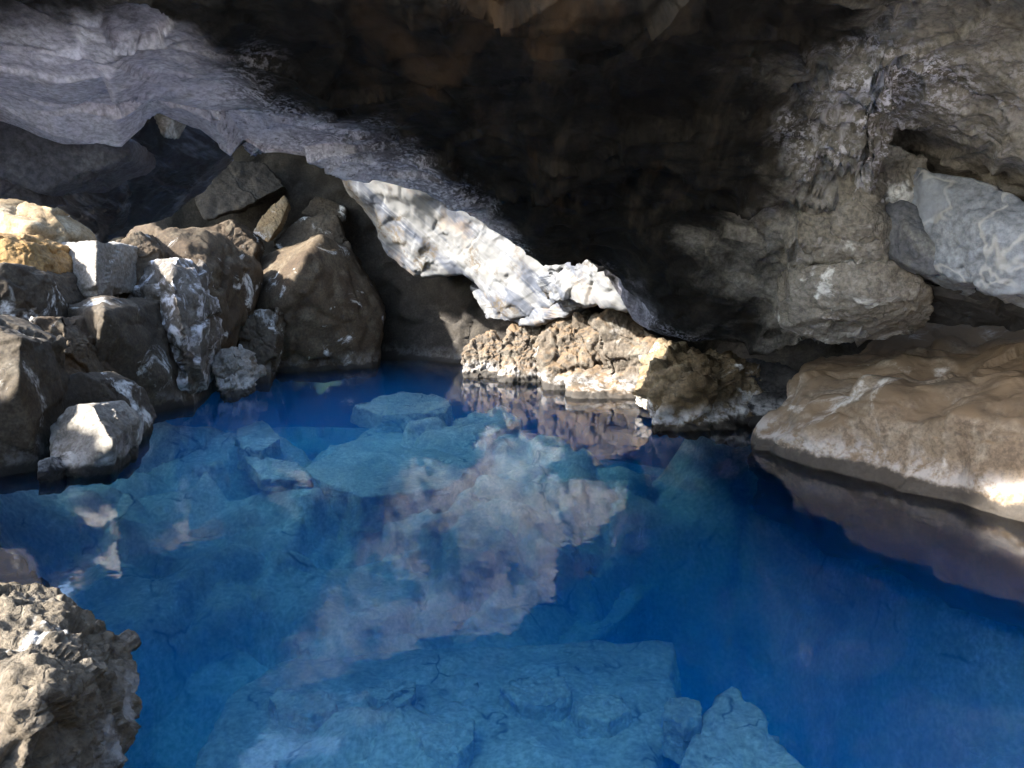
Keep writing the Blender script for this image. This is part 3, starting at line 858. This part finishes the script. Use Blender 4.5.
L('boulder', "broad brown boulder below the cream rock face, white along its foot", [(540, 340, 12.5), (556, 314, 12.9), (580, 304, 13.0), (606, 322, 12.7), (612, 350, 12.3), (600, 400, 11.9), (544, 398, 12.1)],
  M['shore'], thick=1.0, seed=96, group=G_R, sub=6, lump=0.6, chip=1.2, rough=1.6)
L('boulder', "brown rock above the flat slab, tucked under the dark roof", [(596, 322, 11.9), (620, 306, 12.1), (646, 320, 11.9), (664, 350, 11.5), (652, 402, 11.6), (606, 400, 11.8)],
  M['shore'], thick=1.0, seed=97, group=G_R, lump=1.0, chip=1.1)
L('boulder', "dark wet rock in the gap between the pitted boulder and the broad bank", [(742, 372, 10.0), (770, 362, 10.1), (800, 372, 9.9), (790, 410, 9.6), (770, 440, 9.3), (748, 430, 9.4)],
  M['dark'], thick=0.9, seed=98, group=G_R)
# blocks of the right wall




G_W = "blocks of the right wall"
W = lambda lab, poly, mat, **kw: px_rock('wall_block', lab, poly, M[mat], cat="rock block", group=G_W, **kw)
W("largest smooth grey blue block, under the diagonal crevice at the right edge", [(918, 164, 6.75), (960, 176, 6.5), (1024, 204, 6.1), (1160, 262, 5.5), (1160, 330, 5.5), (1024, 288, 6.15), (960, 282, 6.4), (930, 262, 6.6), (918, 215, 6.7)],
  'smooth', thick=1.2, seed=101, chip=0.35, rough=0.5, lump=0.25, p=90, inner=[(985, 225, 6.1)])
W("small dark grey lens of rock with a pale rim, left of the largest smooth block", [(876, 205, 7.0), (890, 196, 6.9), (918, 206, 6.75), (948, 240, 6.6), (956, 268, 6.55), (930, 276, 6.6), (898, 262, 6.8), (880, 240, 6.95)],
  'lens', thick=0.7, seed=104, chip=0.25, rough=0.4, lump=0.25, p=50, inner=[(915, 238, 6.55)])
W("crumbling pale block filling the corner where the diagonal crevice begins", [(850, 128, 6.65), (884, 138, 6.70), (924, 160, 6.80), (928, 200, 6.85), (890, 208, 6.90), (852, 186, 6.75)],
  'rough', thick=0.7, seed=105, chip=0.9, rough=0.8, p=160, lump=0.15, size=0.5)



W("tall tan facet hanging over the left end of the ochre bank", [(796, 268, 7.18), (850, 262, 6.98), (896, 260, 6.93), (932, 288, 7.08), (930, 324, 7.48), (884, 340, 7.68), (832, 344, 7.78), (790, 326, 7.58)],
  'rough', thick=1.0, seed=109, chip=0.75, p=220, rough=0.45, lump=0.15, size=0.75, inner=[(872, 300, 6.90)])
W("fractured tan block beside the dark lens, above the tall tan facet", [(804, 186, 6.95), (846, 168, 6.70), (884, 172, 6.75), (894, 236, 6.90), (890, 268, 6.95), (828, 268, 7.15), (798, 244, 7.15)],
  'rough', thick=0.9, seed=107, chip=0.75, p=220, rough=0.45, lump=0.15, size=0.75, inner=[(866, 216, 6.65)])

W("block coloured dark for the shaded recess between the smooth block and the bank", [(926, 284, 7.1), (1024, 292, 6.7), (1160, 310, 6.2), (1160, 325, 6.6), (1024, 312, 7.2), (930, 322, 7.7)],
  'dark', thick=1.0, seed=112, chip=0.7, p=120)  # near-black colour stands in for the shade of the recess

# ------------------------------------------------------------------ near rock and its sunken neighbours
px_rock('near_rock', "rough pitted tan rock in the near left corner above the dark water",
        [(-160, 606, 2.9), (0, 618, 3.05), (12, 628, 3.05), (30, 654, 3.0), (68, 676, 3.0), (84, 694, 2.95), (88, 735, 2.7), (84, 860, 2.3), (0, 900, 1.9), (-200, 900, 1.8)],
        M['tuff'], thick=0.45, seed=111, cat="rock", sub=7, chip=1.0, rough=1.6, size=0.6, lump=0.6, inner=[(40, 700, 2.3)])


def sunk(label, poly, z, thick=0.35, seed=1, mat='sunk', **kw):
    P = [at_z(px, py, z) for px, py in poly]
    c = np.mean(P, 0)
    B = [c + (q - c) * 1.08 + np.array([0, 0, -thick]) for q in P]
    kw.setdefault('size', 0.9)
    kw.setdefault('chip', 0.6)
    kw.setdefault('lump', 0.45)
    kw.setdefault('p', 44)
    o = hull_rock('sunken_slab', P + B, M[mat], seed=seed, **kw)
    return tag(o, label, "sunken rock", "pale slabs on the pool bed")


sunk("largest pale slab on the pool bed, nearest to the viewer", [(230, 690), (275, 662), (400, 645), (668, 640), (674, 690), (660, 760), (600, 830), (180, 830)], -1.35, 0.8, 201, sub=6)
sunk("pale triangular slab with a sharp tip beside the largest slab", [(732, 680), (806, 775), (760, 840), (640, 840), (690, 745)], -1.15, 0.7, 202)
sunk("small pale stone lodged between the triangular slab and the largest slab", [(668, 694), (700, 698), (704, 716), (684, 724), (664, 716)], -1.1, 0.3, 203, size=0.4)
sunk("teal tinted slab in mid pool whose straight edge drops into the deep fissure", [(540, 562), (705, 536), (600, 640), (538, 648)], -1.9, 0.9, 204)
sunk("broad teal slab under the far water", [(300, 470), (370, 430), (440, 418), (500, 440), (450, 486), (360, 496)], -0.7, 0.4, 205)
sunk("long pale slab near the far waterline", [(352, 404), (400, 392), (450, 398), (446, 412), (380, 414)], -0.4, 0.3, 206)
sunk("small teal slab right of the long pale slab", [(452, 420), (500, 408), (520, 420), (486, 436)], -0.5, 0.3, 207)
sunk("pale stone below the brown boulders of the left shore", [(236, 428), (262, 420), (280, 438), (262, 450), (240, 446)], -0.5, 0.3, 208, size=0.5)
sunk("jagged pale slab lying across the left shallows", [(240, 452), (300, 462), (312, 480), (262, 478)], -0.62, 0.15, 209, size=0.5)
sunk("wide faint slab in the middle of the pool", [(330, 530), (420, 505), (500, 520), (470, 580), (370, 590)], -1.5, 0.4, 210)
sunk("faint slab left of the middle of the pool", [(180, 560), (250, 535), (310, 560), (270, 610), (190, 612)], -1.6, 0.4, 211)

sunk("dark grey sunken rock behind the near tan rock", [(-30, 540), (12, 548), (44, 580), (48, 612), (0, 620), (-40, 600)], -0.4, 0.8, 213, mat='grey', chip=0.8)
rng = random.Random(4)
names = ["palest", "greyest", "roundest", "flattest", "smallest"]
for i, (px, py, s, lab) in enumerate([
        (540, 690, 40, "rounded stone lying on the right part of the largest slab"),
        (450, 735, 34, "flat stone lying near the lower middle of the largest slab"),
        (300, 700, 36, "stone with a dark split at the left end of the largest slab"),
        (600, 705, 30, "low stone by the right edge of the largest slab"),
        (395, 690, 30, "chunk of rock on the upper middle of the largest slab")]):
    poly = [(px + s * math.cos(a) * rng.uniform(.7, 1.1), py + 0.5 * s * math.sin(a) * rng.uniform(.7, 1.1)) for a in (0.2, 1.3, 2.3, 3.4, 4.4, 5.4)]
    sunk(lab, poly, -1.22, 0.3, 220 + i, size=0.4)

# ------------------------------------------------------------------ light
SUN_EL, SUN_AZ_DIR = rad(34), np.array([0.86, 0.50])      # the light travels towards +x +y
SUN_AZ_DIR = SUN_AZ_DIR / np.linalg.norm(SUN_AZ_DIR)
d = Vector((SUN_AZ_DIR[0] * math.cos(SUN_EL), SUN_AZ_DIR[1] * math.cos(SUN_EL), -math.sin(SUN_EL)))
sl = bpy.data.lights.new("sun", 'SUN')
sl.energy = 3.6
sl.angle = rad(2)
sl.color = (1.0, 0.975, 0.94)
so = bpy.data.objects.new("sun", sl)
COL.objects.link(so)
so.rotation_euler = d.to_track_quat('-Z', 'Y').to_euler()
so.location = tuple(-d * 40)

wd = bpy.data.worlds.new("World")
sc.world = wd
wd.use_nodes = True
nt = wd.node_tree
bg = nt.nodes.get('Background') or nt.nodes.new('ShaderNodeBackground')
sky = nt.nodes.new('ShaderNodeTexSky')
sky.sky_type = 'NISHITA'
sky.sun_disc = False
sky.sun_elevation = SUN_EL
# nishita: rotation 0 = sun towards +Y, growing clockwise seen from above
sky.sun_rotation = math.atan2(-d.x, -d.y)
nt.links.new(sky.outputs[0], bg.inputs[0])
bg.inputs[1].default_value = 0.15

# ------------------------------------------------------------------ render settings
sc.render.engine = 'CYCLES'
cy = sc.cycles
cy.use_denoising = True
cy.use_adaptive_sampling = True
cy.adaptive_threshold = 0.04
cy.max_bounces = 10
cy.diffuse_bounces = 4
cy.glossy_bounces = 3
cy.transparent_max_bounces = 12
cy.transmission_bounces = 4
cy.volume_bounces = 2
cy.sample_clamp_indirect = 4.0
cy.caustics_reflective = False
cy.caustics_refractive = False
vs = sc.view_settings
vs.view_transform = 'Standard'
vs.look = 'None'
vs.exposure = 2.9
vs.gamma = 1.0
vs.use_curve_mapping = False
sc.render.resolution_x, sc.render.resolution_y = 1024, 768
